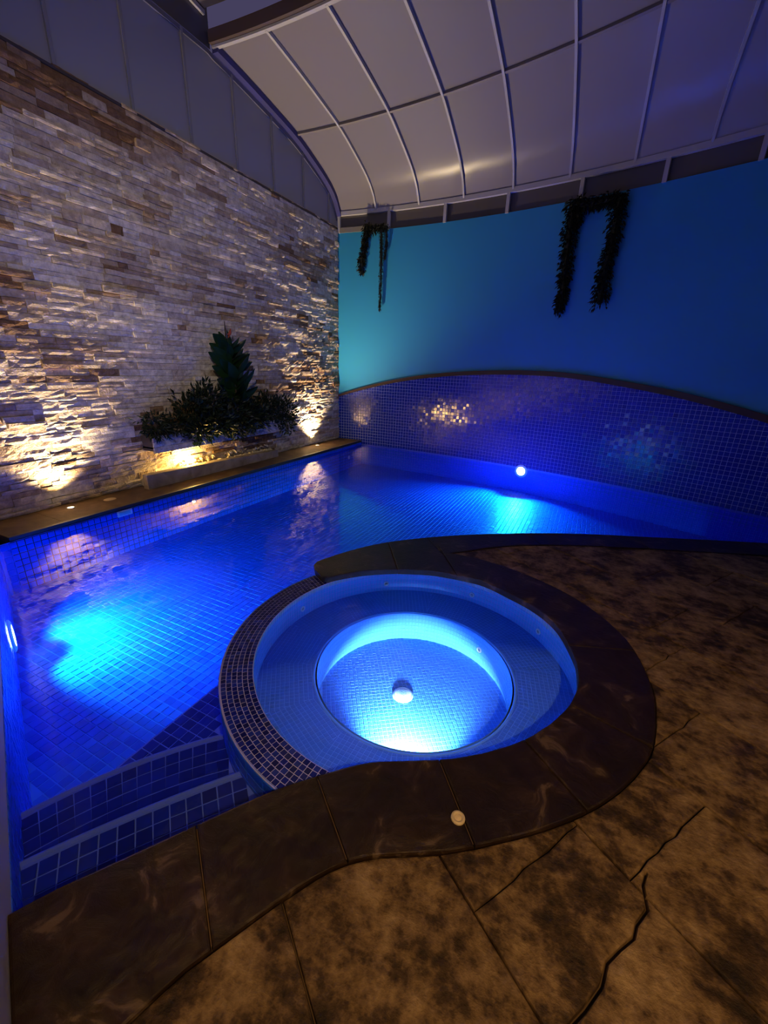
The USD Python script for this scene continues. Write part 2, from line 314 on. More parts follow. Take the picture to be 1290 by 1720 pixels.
while z < 4.25:
    h = g.choice([.045, .055, .065, .08, .095], p=[.15, .3, .25, .2, .1]); h = min(h, 4.27 - z)
    y = 1.55 + g.uniform(-.3, 0)
    while y < 8.30:
        w = g.choice([.13, .2, .28, .38, .5], p=[.12, .25, .3, .22, .11]) * g.uniform(.85, 1.15)
        y1 = min(y + w, 8.32)
        if 8.32 - y1 < .06: y1 = 8.32
        near = y < 3.9
        subs = [(z, z + h)] if h < .085 or g.random() < .5 else [(z, z + h * .5), (z + h * .5, z + h)]
        for (za, zb) in subs:
            xf = XL - .010 + g.gamma(1.6, .0065)
            V, F = stone_block(y, y1, za, zb + (g.uniform(0, .012) if zb > 4.24 else 0), XL - .05, min(xf, XL + .045), len(stones) + 1, 6 if w > .3 else 4, 2)
            stones.append((V, F, stone_tone(y, za, g)))
        y = y1
    z += h
def put_stones(parent, lst, limit):
    c = np.array([s[0].mean(0) for s in lst]); a = np.array([np.ptp(s[0][:, 1]) * np.ptp(s[0][:, 2]) for s in lst])
    d = EYE - c; r = np.linalg.norm(d, axis=1); sz = a * np.abs(d[:, 0]) / r ** 3 * in_view(c)
    big = set(np.argsort(-sz)[:limit]); VV, FF, TT, o = [], [], [], 0
    for i, (V, F, t) in enumerate(lst):
        T = np.tile(t, (len(V), 1))
        if i in big and sz[i] > 0: obj("stone", (V, F), STONE, parent, tone=T)
        else: VV.append(V); FF.append(F + o); TT.append(T); o += len(V)
    if VV: obj("stone_cladding", (np.vstack(VV), np.vstack(FF)), STONE, parent, tone=np.vstack(TT), kind="stuff")
put_stones(wl, stones, 300)

# ------------------------------------------------------------------ back wall: blue paint, arched tiling, dark trim
def curved_strip(x0, x1, zlo, zhi, off=0., n=60):
    x = np.linspace(x0, x1, n); t, nn = nb(x); P = np.c_[x, yb(x), np.zeros(n)] + nn * off
    zl, zh = np.broadcast_to(zlo(x) if callable(zlo) else zlo, (n,)), np.broadcast_to(zhi(x) if callable(zhi) else zhi, (n,))
    V = np.vstack([np.c_[P[:, :2], zl], np.c_[P[:, :2], zh]]); i = np.arange(n - 1)
    return trimesh.Trimesh(V, np.vstack([np.c_[i, i + 1, i + 1 + n], np.c_[i, i + 1 + n, i + n]]), process=False)
def thick_strip(x0, x1, zlo, zhi, o0, o1, n=60):
    x = np.linspace(x0, x1, n); t, nn = nb(x); B = np.c_[x, yb(x), np.zeros(n)]
    zl, zh = np.broadcast_to(zlo(x) if callable(zlo) else zlo, (n,)), np.broadcast_to(zhi(x) if callable(zhi) else zhi, (n,))
    Q = [np.c_[(B + nn * o)[:, :2], zz] for o, zz in ((o1, zl), (o1, zh), (o0, zh), (o0, zl))]
    V = np.vstack(Q); F = []; i = np.arange(n - 1)
    for k in range(4):
        a, b = k * n, ((k + 1) % 4) * n
        F += [np.c_[a + i, a + i + 1, b + i + 1], np.c_[a + i, b + i + 1, b + i]]
    for e in (0, n - 1): F.append(np.array([[e, e + n, e + 2 * n], [e, e + 2 * n, e + 3 * n]]))
    m = trimesh.Trimesh(V, np.vstack(F), process=False); m.fix_normals(); return m
AX = np.array([-5.25, -4.174, -3.333, -2.302, -1.378, -.367, .421, 1.032, 1.574, 2.056, 3.0, 4.4])
AZ = np.array([.985, 1.282, 1.445, 1.560, 1.605, 1.585, 1.49, 1.395, 1.275, 1.145, .80, .25])
from scipy.interpolate import CubicSpline
arch_z = CubicSpline(AX, AZ)
def wall_top(x): return 4.175 - .0185 * (np.asarray(x) - XL)
wb = thing("wall_back", "gently bowed back wall painted sky blue above the arched tiling", "wall", kind="structure")
obj("plaster", thick_strip(XL - .1, XR + .1, -.3, wall_top, -.15, 0.), BLUE, wb, smooth=40)
obj("tile_bed", thick_strip(XL + .001, XR, -.12, arch_z, 0., .008), GROUT, wb, smooth=40)
TP = .0635
xs = []; x = XL + .03
while x < XR: xs.append(x); t, _ = nb(np.array(x)); x += TP * t[0]
xs = np.array(xs); t, nn = nb(xs)
C, U_, N_ = [], [], []
for r in range(28):
    zc = -.055 + r * TP; ok = zc + .02 < arch_z(xs)
    C.append(np.c_[xs, yb(xs), np.full(len(xs), zc)][ok] + nn[ok] * .008); U_.append(t[ok]); N_.append(nn[ok])
C, U_, N_ = map(np.vstack, (C, U_, N_))
V, F = tiles(C, U_, np.array([0, 0, 1.]), N_, .0575, .0575, .003, .0015, .014, 3)
put_tiles(wb, "tile", "tiling", V, F[:, ::-1], N_, WALL_TILE, 0)
_x = np.linspace(XL + .01, XR, 70)
def cap_lo(x): return arch_z(x) - .045
def cap_hi(x): u = np.asarray(x); return arch_z(u) + np.interp(u, [-5.23, -3.5, -1.5, 1, 2.2, 4.3], [.004, .022, .03, .04, .045, .05])
obj("trim_1", thick_strip(XL + .001, XR, cap_lo, cap_hi, 0., .035, 70), plain("dark_red_trim", (.030, .008, .006), .5), None, smooth=30,
    kind="structure", label="thin dark red capping along the arched top of the tiled wall", cat="trim")
# right and front walls, out of frame or at its very edge
wr = obj("wall_right", bx(XR, XR + .15, float(yf(XR)) - .1, float(yb(XR)) + .2, -.3, 4.3), BLUE, None, kind="structure", label="plain blue end wall on the far side of the deck", cat="wall")
P0, P1 = np.array([XL - .2, float(yf(XL - .2)), 0]), np.array([XR + .15, float(yf(XR + .15)), 0])
fn = np.array([.396, 1, 0]); fn /= np.linalg.norm(fn)
fw = bar(P0 - fn * .075 + [0, 0, 1.8], P1 - fn * .075 + [0, 0, 1.8], .15, 4.8)
obj("wall_front", fw, PLASTER, None, kind="structure", label="pale plaster wall rising from the pool steps at the near end", cat="wall")

# ------------------------------------------------------------------ pool
pool = thing("swimming_pool", "large blue mosaic swimming pool with corner steps", "pool")
obj("basin", join([sheet(POOL, ZF - .002), walls_of(shapely.geometry.polygon.orient(POOL.buffer(.006)).exterior, ZF - .05, -.045)]), POOL_GROUT, pool)
PP = .0635
TUBSIDE = RIM_O
def arc_fit(pts):
    P = np.asarray(pts); c = P.mean(0); d = np.linalg.svd(P - c)[2][0]; d = d * np.sign(d[1]); n = np.array([-d[1], d[0]]); a, b = (P - c) @ d, (P - c) @ n
    k = np.polyfit(a, b, 2); t = np.linspace(a.min(), a.max(), 24); return list(map(tuple, c + np.outer(t, d) + np.outer(np.polyval(k, t), n)))
NOSE1s, NOSE2s = arc_fit(NOSE1), arc_fit(NOSE2)
far_r = [(-.3, 1.3), (-.3, .2), (-1.0, -.2)]
STEP1 = POOL.intersection(Polygon(NOSE1s + [(-.735, 1.4)] + far_r).buffer(0))
STEP2 = POOL.intersection(Polygon(NOSE2s + [(-.9, 1.5)] + far_r).buffer(0)).difference(STEP1)
LAND3 = POOL.intersection(Polygon([(-1.845, .3), (-1.845, 2.4), (-.7, 2.4)] + far_r).buffer(0)).difference(STEP1).difference(STEP2)
Z1, Z2, Z3 = -.20, -.28, -.36
# floor tiles
gx, gy = np.meshgrid(np.arange(LIP + PP / 2, XR, PP), np.arange(.2, 8.4, PP), indexing="ij"); c = np.c_[gx.ravel(), gy.ravel()]
inside = shapely.contains_xy(POOL.buffer(-.012), c[:, 0], c[:, 1]) & ~shapely.contains_xy(unary_union([STEP1, STEP2, LAND3]), c[:, 0], c[:, 1])
c = c[inside]; V, F = tiles(np.c_[c, np.full(len(c), ZF - .002)], (1, 0, 0), (0, 1, 0), (0, 0, 1), PP - .006, PP - .006, .003, .0015, .02, 5)
put_tiles(pool, "floor_tile", "floor_tiling", V, F, np.array([0, 0, 1.]), POOL_TILES, 300)
# tiles on the sides
def side_tiles(line, z0, z1, pitch, inward=1., seed=1, h=.003, gap=.006, rows=None):
    P = np.asarray(line, float); s = np.r_[0, np.cumsum(np.linalg.norm(np.diff(P, axis=0), axis=1))]
    n = int(s[-1] / pitch); sc = (np.arange(n) + .5) * s[-1] / max(n, 1)
    X = np.c_[np.interp(sc, s, P[:, 0]), np.interp(sc, s, P[:, 1])]
    e = 1e-3; T = np.c_[np.interp(sc + e, s, P[:, 0]) - np.interp(sc - e, s, P[:, 0]), np.interp(sc + e, s, P[:, 1]) - np.interp(sc - e, s, P[:, 1])]
    T /= np.linalg.norm(T, axis=1, keepdims=True); N = np.c_[-T[:, 1], T[:, 0]] * inward
    nz = rows or max(1, round((z1 - z0) / pitch)); ph = (z1 - z0) / nz
    C = np.vstack([np.c_[X, np.full(n, z0 + (k + .5) * ph)] for k in range(nz)])
    T3, N3 = np.tile(np.c_[T, np.zeros(n)], (nz, 1)), np.tile(np.c_[N, np.zeros(n)], (nz, 1))
    V, F = tiles(C, T3, np.array([0, 0, 1.]), N3, s[-1] / max(n, 1) - gap, ph - gap, h, .0012, .02, seed)
    if np.dot(np.cross(T3[0], [0, 0, 1.]), N3[0]) < 0: F = F[:, ::-1]
    return V, F, N3
ring = shapely.geometry.polygon.orient(POOL).exterior     # counter-clockwise: the inside lies to the left
V, F, N3 = side_tiles(np.asarray(ring.coords), ZF, -.05, PP, 1., 7)
obj("wall_tiling", tile_join(V, F), POOL_TILE, pool, kind="stuff")
# steps and landing, each tiled on tread and riser
def step(name, poly, ztop, zlow, nose, alongs, label):
    st = thing(name, parent=pool, label=label)
    solid = poly.buffer(-.001)
    obj("tread_bed", join([sheet(solid, ztop - .003)] + [walls_of(shapely.geometry.polygon.orient(p).exterior, zlow, ztop - .003) for p in polys(solid)]), STEP_GROUT, st)
    line = LineString(nose); C, T, N = [], [], []
    if alongs:
        n = int(line.length / PP)
        for r in range(7):
            for k in range(-2, n + 14):
                s = (k + .5) * PP; q = np.array(line.interpolate(min(max(s, .01), line.length - .01)).coords[0])
                a, b = (np.array(line.interpolate(np.clip(min(max(s, .01), line.length - .01) + e, 0, line.length)).coords[0]) for e in (-.03, .03))
                t = (b - a) / np.linalg.norm(b - a); nn_ = np.array([t[1], -t[0]])
                if s > line.length: q = q + t * (s - line.length)
                if s < 0: q = q + t * s
                p = q + nn_ * (.022 + PP * (r + .5))
                if poly.buffer(-.006).contains(Point(p)): C.append([*p, ztop - .003]); T.append([*t, 0]); N.append([*-nn_, 0])
    else:
        m = shapely.contains_xy(poly.buffer(-.012), gx.ravel(), gy.ravel()); cc = np.c_[gx.ravel(), gy.ravel()][m]
        C = np.c_[cc, np.full(len(cc), ztop - .003)]; T = np.tile([1., 0, 0], (len(cc), 1)); N = np.tile([0, 1., 0], (len(cc), 1))
    V, F = tiles(np.array(C), np.array(T), np.array(N), (0, 0, 1), PP - .006, PP - .006, .003, .0012, .02, 13)
    nrm = np.cross(np.array(T)[0], np.array(N)[0])
    put_tiles(st, "step_tile", "step_tiling", V, F if nrm[2] > 0 else F[:, ::-1], np.array([0, 0, 1.]), STEP_TILES, 130)
    if alongs:
        obj("nosing", sweep_bar(np.c_[nose, np.full(len(nose), ztop - .006)], .026, .014, (0, 0, 1.)) if False else trimesh.util.concatenate([tube(np.c_[nose, np.full(len(nose), ztop - .004)], .012, 8)]), STEP_GROUT, st, label="pale grouted nosing")
    V, F, N3 = side_tiles(np.array(nose), zlow, ztop - .012, PP, 1., 15)
    obj("riser_tiling", tile_join(V, F), POOL_TILE, st, kind="stuff")
SC = [(.003, .010, .22), (.004, .014, .27), (.006, .020, .33)]
SM = tile_mat("step_tile_mix", list(zip((0., .5, 1.), SC)), .5)
STEP_TILES = [SM] + [plain(f"step_tile_tone_{k}", c, .5, 0, .2) for k, c in enumerate(SC)]
STEP_GROUT = plain("step_grout", (.08, .16, .70), .8)
def clip_nose(nose, poly):
    l = LineString(nose).intersection(poly.buffer(.004)); l = max(getattr(l, "geoms", [l]), key=lambda q: q.length); return list(l.coords)
step("step", STEP1, Z1, Z2 - .01, clip_nose(NOSE1s, STEP1), True, "uppermost step under the coping")
step("step", STEP2, Z2, Z3 - .01, clip_nose(NOSE2s, STEP2), True, "second step down")
step("landing", LAND3, Z3, ZF, clip_nose([(-1.845, .3), (-1.845, 2.4)], LAND3), False, "triangular landing below the steps")
# coping slabs
JOINTS = [[(-1.08, .68), (-.70, .42)], [(-.74, 1.00), (-.44, .77)], [(-.36, 1.36), (-.06, 1.0)], [(-.06, 1.64), (.33, 1.31)], [(.15, 1.93), (.62, 1.80)], [(.13, 2.44), (.6, 2.62)],
          [(-.70, 2.93), (-1.06, 3.46)], [(-1.2, 2.82), (-1.55, 3.35)], [(-1.25, 3.62), (-.95, 3.30)], [(-.40, 4.30), (-.15, 3.96)], [(.62, 4.80), (.80, 4.42)], [(1.75, 5.28), (1.92, 4.86)], [(2.9, 5.66), (3.0, 5.15)]]
cut = unary_union([LineString(j).buffer(.0014) for j in JOINTS] + [LineString([(-1.0, 3.40), (-1.06, 3.34), (-1.30, 3.10), (-1.62, 2.60)]).buffer(.0015) if False else Point(99, 99).buffer(.01)])
for p in polys(COPING.difference(cut)):
    if p.area > .004: obj("coping_slab", slab(p, -.042, .006, .009), COPE, pool, smooth=45)
obj("coping_bed", join([sheet(COPING.buffer(-.012), -.004), ]), plain("joint_grout", (.10, .062, .034), .9), pool)
for q, zz in ((np.array([-4.62, 7.75]), -.30),):
    m = lathe([(0, 0), (.035, 0), (.042, .006), (.042, .012), (.02, .014), (0, .014)], 20); m.apply_transform(trimesh.transformations.rotation_matrix(math.pi / 2, [0, 1, 0])); m.apply_translation([q[0], q[1], zz]); obj("inlet", m, PLASTIC, pool, smooth=30, label="small white return inlet")
# ------------------------------------------------------------------ deck
floor = thing("floor", "stamped stone-look terrace around the round tub, in worn browns", "floor", kind="structure")
obj("bed", sheet(LAND.buffer(-.02), -.022), DECKBASE, floor)
obj("ground", bx(XL - .5, XR + .5, -3, 9, -1.0, -.9), DECKBASE, floor)
u, v = np.array([.83, -.557]), np.array([.557, .83])
o0 = np.array([-.054, .867]); cuts = []
def jag(a, b, seed, amp=.010, n=14):
    a, b = np.asarray(a, float), np.asarray(b, float); t = np.linspace(0, 1, n)[:, None]; d = (b - a) / np.linalg.norm(b - a); nn_ = np.array([-d[1], d[0]])
    w = (meshkit.fbm(np.c_[t * 9, np.full((n, 1), seed * 3.1), np.zeros((n, 1))], 3, seed) - .5)[:, None] * 2 * amp
    return LineString(a + (b - a) * t + nn_ * w)
SP = .52
for k in range(-6, 14):
    cuts.append(jag(o0 + v * SP * k - u * 6, o0 + v * SP * k + u * 8, k + 40, .012, 120).buffer(.0022))
    for j in range(-12, 16):
        oo = (.26 if k % 2 else 0.) + (.07 * math.sin(k * 5.1))
        p = o0 + u * (SP * 1.25 * j + oo) + v * SP * k
        cuts.append(jag(p, p + v * SP, 7 * k + j, .010, 10).buffer(.0022))
cuts.append(LineString([(.452, 1.235), (.438, 1.19), (.445, 1.12), (.41, 1.06), (.40, 1.02), (.36, .97), (.325, .92), (.31, .86)]).buffer(.004))
cuts.append(LineString([(.31, .86), (.27, .79), (.235, .74), (.20, .66)]).buffer(.005))
gd = np.random.default_rng(4)
for p in polys(DECK.buffer(-.004).difference(unary_union(cuts))):
    if p.area < .002: continue
    obj("paving_slab", slab(p.simplify(.0015), -.03, -.001 + gd.uniform(-.003, .002), .007), DECKS[int(gd.choice([0, 0, 1, 2]))], floor, smooth=45)

# ------------------------------------------------------------------ round tub
tub = thing("hot_tub", "round mosaic hot tub with a submerged ring seat", "hot tub", (TC[0], TC[1], 0))
def annulus(r0, r1, z, n=96):
    a = np.arange(n) * 2 * np.pi / n; cs = np.c_[np.cos(a), np.sin(a)]; i = np.arange(n); j = (i + 1) % n
    V = np.vstack([np.c_[cs * r0, np.full(n, z)], np.c_[cs * r1, np.full(n, z)]])
    return trimesh.Trimesh(V, np.vstack([np.c_[i, i + n, j + n], np.c_[i, j + n, j]]), process=False)
def cyl(r, z0, z1, n=96, inward=True):
    a = np.arange(n) * 2 * np.pi / n; cs = np.c_[np.cos(a), np.sin(a)] * r; i = np.arange(n); j = (i + 1) % n
    V = np.vstack([np.c_[cs, np.full(n, z0)], np.c_[cs, np.full(n, z1)]]); F = np.vstack([np.c_[i, j, j + n], np.c_[i, j + n, i + n]])
    return trimesh.Trimesh(V, F[:, ::-1] if inward else F, process=False)
ZR, ZS, ZB = -.050, -.235, -.47
RI, RO, RS, RW = .985, 1.165, .640, .622
TUBGROUT = plain("tub_grout", (.12, .40, .82), .8)
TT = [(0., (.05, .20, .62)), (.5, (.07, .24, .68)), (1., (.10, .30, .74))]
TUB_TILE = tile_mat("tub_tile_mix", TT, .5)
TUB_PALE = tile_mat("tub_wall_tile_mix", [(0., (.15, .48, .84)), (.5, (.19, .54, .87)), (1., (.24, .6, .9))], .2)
def ring_tiles(r, z0, z1, pitch, seed, rows):
    a = np.linspace(0, 2 * np.pi, 400); return side_tiles(np.c_[np.cos(a), np.sin(a)] * r, z0, z1, pitch, 1., seed, .002, .0035, rows)
rim = thing("rim", parent=tub, label="dark cobalt mosaic rim")
obj("rim_bed", join([annulus(RI, RO, ZR), cyl(RO, ZF, ZR, inward=False), cyl(RI, ZS, ZR)]), plain("white_grout", (.40, .42, .86), .8), rim)
C, T, N = [], [], []
for r in range(6):
    rr = RI + .0155 + r * .0284; n = int(2 * np.pi * rr / .0300)
    a = (np.arange(n) + .5 * (r % 2)) * 2 * np.pi / n
    keep = ~LAND.buffer(-.04).contains(shapely.points(np.c_[np.cos(a), np.sin(a)] * rr + TC))
    a = a[keep]; C.append(np.c_[np.cos(a) * rr, np.sin(a) * rr, np.full(len(a), ZR)]); T.append(np.c_[-np.sin(a), np.cos(a), 0 * a]); N.append(np.c_[np.cos(a), np.sin(a), 0 * a])
C, T, N = map(np.vstack, (C, T, N)); V, F = tiles(C, -T, N, (0, 0, 1), .0262, .0248, .0022, .001, .025, 23)
w0 = np.array([TC[0], TC[1], 0.])
def put_local(parent, name, stuff, V, F, mats, limit, NN):
    global in_view
    c = V.mean(1) + w0; d = EYE - c; r = np.linalg.norm(d, axis=1); a = np.abs((d * NN).sum(1)) / r ** 3; a = np.where(in_view(c), a, 0)
    big = np.argsort(-a, kind="stable")[:limit]
    for i in big: obj(name, (V[i], F), mats[int(rng.integers(1, len(mats)))], parent)
    rest = np.setdiff1d(np.arange(len(V)), big)
    if len(rest): obj(stuff, tile_join(V[rest], F), mats[0], parent, kind="stuff")
put_local(rim, "rim_tile", "rim_tiling", V, F, DARK_TILES, 300, np.array([0, 0, 1.]))
V, F, N3 = side_tiles(np.c_[np.cos(np.linspace(2 * np.pi, 0, 400)), np.sin(np.linspace(2 * np.pi, 0, 400))] * RO, ZF, ZR - .002, PP / 2, 1., 25, .002, .004)
obj("outer_tiling", tile_join(V, F), POOL_TILE, tub, kind="stuff")
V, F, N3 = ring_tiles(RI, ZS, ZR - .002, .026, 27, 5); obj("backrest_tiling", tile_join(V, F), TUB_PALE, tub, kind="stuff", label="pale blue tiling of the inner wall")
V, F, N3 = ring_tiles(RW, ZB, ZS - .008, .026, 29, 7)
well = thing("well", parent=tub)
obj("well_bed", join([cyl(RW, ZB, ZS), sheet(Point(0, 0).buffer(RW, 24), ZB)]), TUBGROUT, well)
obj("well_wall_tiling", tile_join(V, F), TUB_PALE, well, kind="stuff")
ang = math.radians(35); e1, e2 = np.array([math.cos(ang), math.sin(ang)]), np.array([-math.sin(ang), math.cos(ang)])
q = np.arange(-.66, .66, .0275); a_, b_ = np.meshgrid(q, q, indexing="ij"); c = a_.ravel()[:, None] * e1 + b_.ravel()[:, None] * e2
c = c[np.linalg.norm(c, axis=1) < RW - .012]
V, F = tiles(np.c_[c, np.full(len(c), ZB)], (*e1, 0), (*e2, 0), (0, 0, 1), .0240, .0240, .002, .001, .02, 31)
obj("well_floor_tiling", tile_join(V, F), TUB_TILE, well, kind="stuff")
seat = thing("seat", parent=tub, label="submerged ring bench")
obj("seat_bed", join([annulus(RS - .005, RI, ZS), cyl(RS - .005, ZS - .03, ZS)]), plain("seat_grout", (.12, .33, .78), .8), seat)
obj("seat_edge", trimesh.creation.torus(RS, .009, 96, 8).apply_translation([0, 0, ZS - .004]), TUBGROUT, seat, smooth=True, label="pale rounded seat edge")
C, T, N, cutm = [], [], [], []; K = 14
ann = Point(0, 0).buffer(RI - .004, 48).difference(Point(0, 0).buffer(RS + .008, 48))
for k in range(K):                                            # straight-laid sheets turned about the centre, cut where they meet, as in the photograph
    am = (k + .5) * 2 * np.pi / K; t = np.array([-math.sin(am), math.cos(am)]); nr = np.array([math.cos(am), math.sin(am)]); hw = np.pi / K
    wedge = Polygon([(0, 0), (1.3 * math.cos(am - hw), 1.3 * math.sin(am - hw)), (1.3 * math.cos(am + hw), 1.3 * math.sin(am + hw))]).buffer(-.0014).intersection(ann)
    qa, qb = np.meshgrid(np.arange(-.3, .3, .0275), np.arange(.5, 1.0, .0275), indexing="ij"); p = qa.ravel()[:, None] * t + qb.ravel()[:, None] * nr
    sq = shapely.polygons(np.stack([p + t * a * .01225 + nr * b * .0120 for a, b in ((-1, -1), (1, -1), (1, 1), (-1, 1))], 1)); ok = shapely.contains(wedge, sq); part = shapely.intersects(wedge, sq) & ~ok
    for q in shapely.intersection(sq[part], wedge):
        if q.area > 6e-5: cutm += [sheet(q, ZS + .0018)] + [walls_of(shapely.geometry.polygon.orient(r).exterior, ZS, ZS + .0018) for r in polys(q)]
    p = p[ok]; C.append(np.c_[p, np.full(len(p), ZS)]); T.append(np.tile([*t, 0], (len(p), 1))); N.append(np.tile([*nr, 0], (len(p), 1)))
C, T, N = map(np.vstack, (C, T, N)); V, F = tiles(C, -T, N, (0, 0, 1), .0245, .0240, .0018, .001, .02, 33)
obj("seat_tiling", join([tile_join(V, F)] + cutm), TUB_TILE, seat, kind="stuff")
def jet(a, r, z, size):
    nrm = -np.array([math.cos(a), math.sin(a), 0]); m1 = lathe([(size * .5, -.002), (size, -.002), (size, .006), (size * .8, .010), (size * .55, .006), (size * .5, .004)], 24); m2 = lathe([(0, .003), (size * .52, .003), (size * .3, .009), (size * .18, .009), (0, .005)], 20)
    R = trimesh.geometry.align_vectors([0, 0, 1], nrm); pos = np.array([math.cos(a) * r, math.sin(a) * r, z])
    for m in (m1, m2): m.apply_transform(R); m.apply_translation(pos + nrm * .002)
    j = obj("jet", m1, PLASTIC, tub, smooth=30); obj("nozzle", m2, METAL, j, smooth=30)
for (jx, jy) in ((-1.725, 2.187), (-1.326, 2.862), (-.608, 3.05), (-.039, 2.778)):
    jet(math.atan2(jy - TC[1], jx - TC[0]), RI, -.165, .022)
jet(math.atan2(2.46 - TC[1], -.50 - TC[0]), RW, -.345, .022)
dc = thing("drain_cover", parent=tub, label="white slotted dome over the drain")
dpos = np.array([-.055, -.02, ZB])
m = lathe([(0, .024), (.03, .0228), (.05, .0186), (.064, .011), (.070, .003), (.070, 0)], 40); m.apply_translation(dpos); obj("dome", m, PLASTIC, dc, smooth=40)
SLOT = plain("slot_shadow_gap", (.10, .22, .34), .7)
sl = []
for k in range(-5, 6):
    w = math.sqrt(max(.045 ** 2 - (k * .008) ** 2, 0))
    pts = np.array([(s * w, k * .008) for s in np.linspace(-1, 1, 7)]); zz = .0243 - .0068 * (np.linalg.norm(pts, axis=1) / .05) ** 2
    pp = pts[:, 0:1] * np.array([.7, .71]) + pts[:, 1:2] * np.array([-.71, .7]); sl.append(tube(np.c_[pp, zz] + dpos, .0016, 5))
for a in np.arange(0, 2 * np.pi, .13):
    d = np.array([math.cos(a), math.sin(a)]); sl.append(tube(np.c_[np.outer([.056, .066], d), [.0155, .0095]] + dpos, .0014, 4))
obj("slots", join(sl), SLOT, dc)
# ------------------------------------------------------------------ water
obj("pool_water", sheet(POOL.buffer(.004), ZW), WATER, None, kind="stuff", label="calm water filling the large blue pool, mirroring the lit stone", cat="water")
obj("tub_water", sheet(Point(*TC).buffer(RI - .001, 48), ZW), WATER, None, kind="stuff", label="clear bright water inside the round tub", cat="water")

# ------------------------------------------------------------------ ledge under the stone wall
lg = thing("pool_ledge", "narrow brown stone ledge between the stone wall and the pool", "ledge")
ys = [float(yf(-4.9)) , 2.1, 3.0, 3.9, 4.8, 5.7, 6.6, 7.5, 8.36]
for a, b in zip(ys[:-1], ys[1:]):
    obj("ledge_slab", slab(sbox(XL - .03, a + .001, LIP - .035, b - .001), -.05, 0., .004), LEDGE, lg, smooth=40)
obj("ledge_core", bx(XL - .03, LIP - .004, ys[0], 8.36, -.6, -.05), MORTAR, lg)
obj("lip", sweep_bar([(LIP - .015, y, -.016) for y in np.linspace(ys[0], 8.32, 12)], .042, .034, (1., 0, 0)), plain("dark_lip_stone", (.035, .028, .024), .5), lg, label="dark bullnose edge")

# ------------------------------------------------------------------ planter, plants
pl = thing("stone_planter", "pale stone trough shelf on the stone wall holding the shrubs", "planter")
obj("trough", join([bx(XL - .04, -4.97, 3.45, 6.02, .47, .52), bx(-5.0, -4.97, 3.45, 6.02, .5, .66), bx(XL - .04, -4.97, 3.45, 3.48, .5, .66), bx(XL - .04, -4.97, 5.99, 6.02, .5, .66)]), MORTAR, pl)
st2 = []; g2 = np.random.default_rng(21)
for (za, zb) in ((.455, .53), (.53, .60), (.60, .675)):
    y = 3.42
    while y < 6.02:
        w = g2.uniform(.18, .42); y1 = min(y + w, 6.04)
        if 6.04 - y1 < .08: y1 = 6.04
        V, F = stone_block(y, y1, za, zb, -4.985, -4.955 + g2.uniform(-.006, .012), 900 + len(st2), 5, 2, .006); st2.append((V, F, np.array([.50, .46, .45]) * g2.uniform(.8, 1.15))); y = y1
for V, F, t in st2: obj("stone", (V, F), STONE, pl, tone=np.tile(t, (len(V), 1)))
obj("soil", bx(XL - .03, -4.99, 3.48, 5.99, .52, .66), STEM, pl)
cb = thing("planter_curb", "low kerb of pale stone blocks in front of the lit pebbles", "kerb")
for y0, y1, h0, h1 in ((3.28, 3.93, .195, .185), (3.935, 5.0, .185, .155), (5.005, 5.84, .155, .125)):
    yy = np.linspace(y0, y1, 9); C4 = []
    V = []; 
    for i, y in enumerate(yy):
        h = np.interp(y, [y0, y1], [h0, h1]); xw = .004 * math.sin(y * 23); b = .010
        e = .006 if i in (0, 8) else 0
        V += [(-5.085, y, 0), (-5.085 + e, y, h - b), (-5.085 + b, y, h - e), (-5.0 - b, y, h - e + .003 * math.sin(y * 31)), (-4.985 + xw - e, y, h - b), (-4.985 + xw, y, 0)]
    F = []
    for i in range(8):
        for k in range(6):
            a, b_ = i * 6 + k, i * 6 + (k + 1) % 6; F += [[a, b_, b_ + 6], [a, b_ + 6, a + 6]]
    for o_ in (0, 48): F += [[o_, o_ + k, o_ + k + 1] for k in range(1, 5)]
    m = trimesh.Trimesh(np.array(V), F, process=False); m.fix_normals(); obj("kerb_block", m, LEDGE_PALE if "LEDGE_PALE" in globals() else LEDGE, cb, smooth=30)
gp = np.random.default_rng(31); pb = []
for k in range(330):
    y = gp.uniform(3.9, 5.85); x = gp.uniform(XL + .04, -5.115); r = gp.uniform(.012, .030) * (1.2 if y < 5 else .9)
    m = trimesh.creation.icosphere(1, 1.); m.vertices *= np.array([r * gp.uniform(.8, 1.3), r * gp.uniform(.8, 1.5), r * gp.uniform(.5, .8)])
    m.apply_transform(trimesh.transformations.random_rotation_matrix(gp.random(3))); m.apply_translation([x, y, .10 + gp.uniform(-.01, .035) + .08 * (x < -5.18)]); pb.append(m)
pb.append(bx(XL + .012, -5.09, 3.35, 5.86, .001, .10))
obj("pebbles", join(pb), plain("pale_pebble", (.55, .47, .33), .6), None, smooth=40, kind="stuff", label="pale pebbles lit yellow in the slot behind the kerb", cat="pebbles")

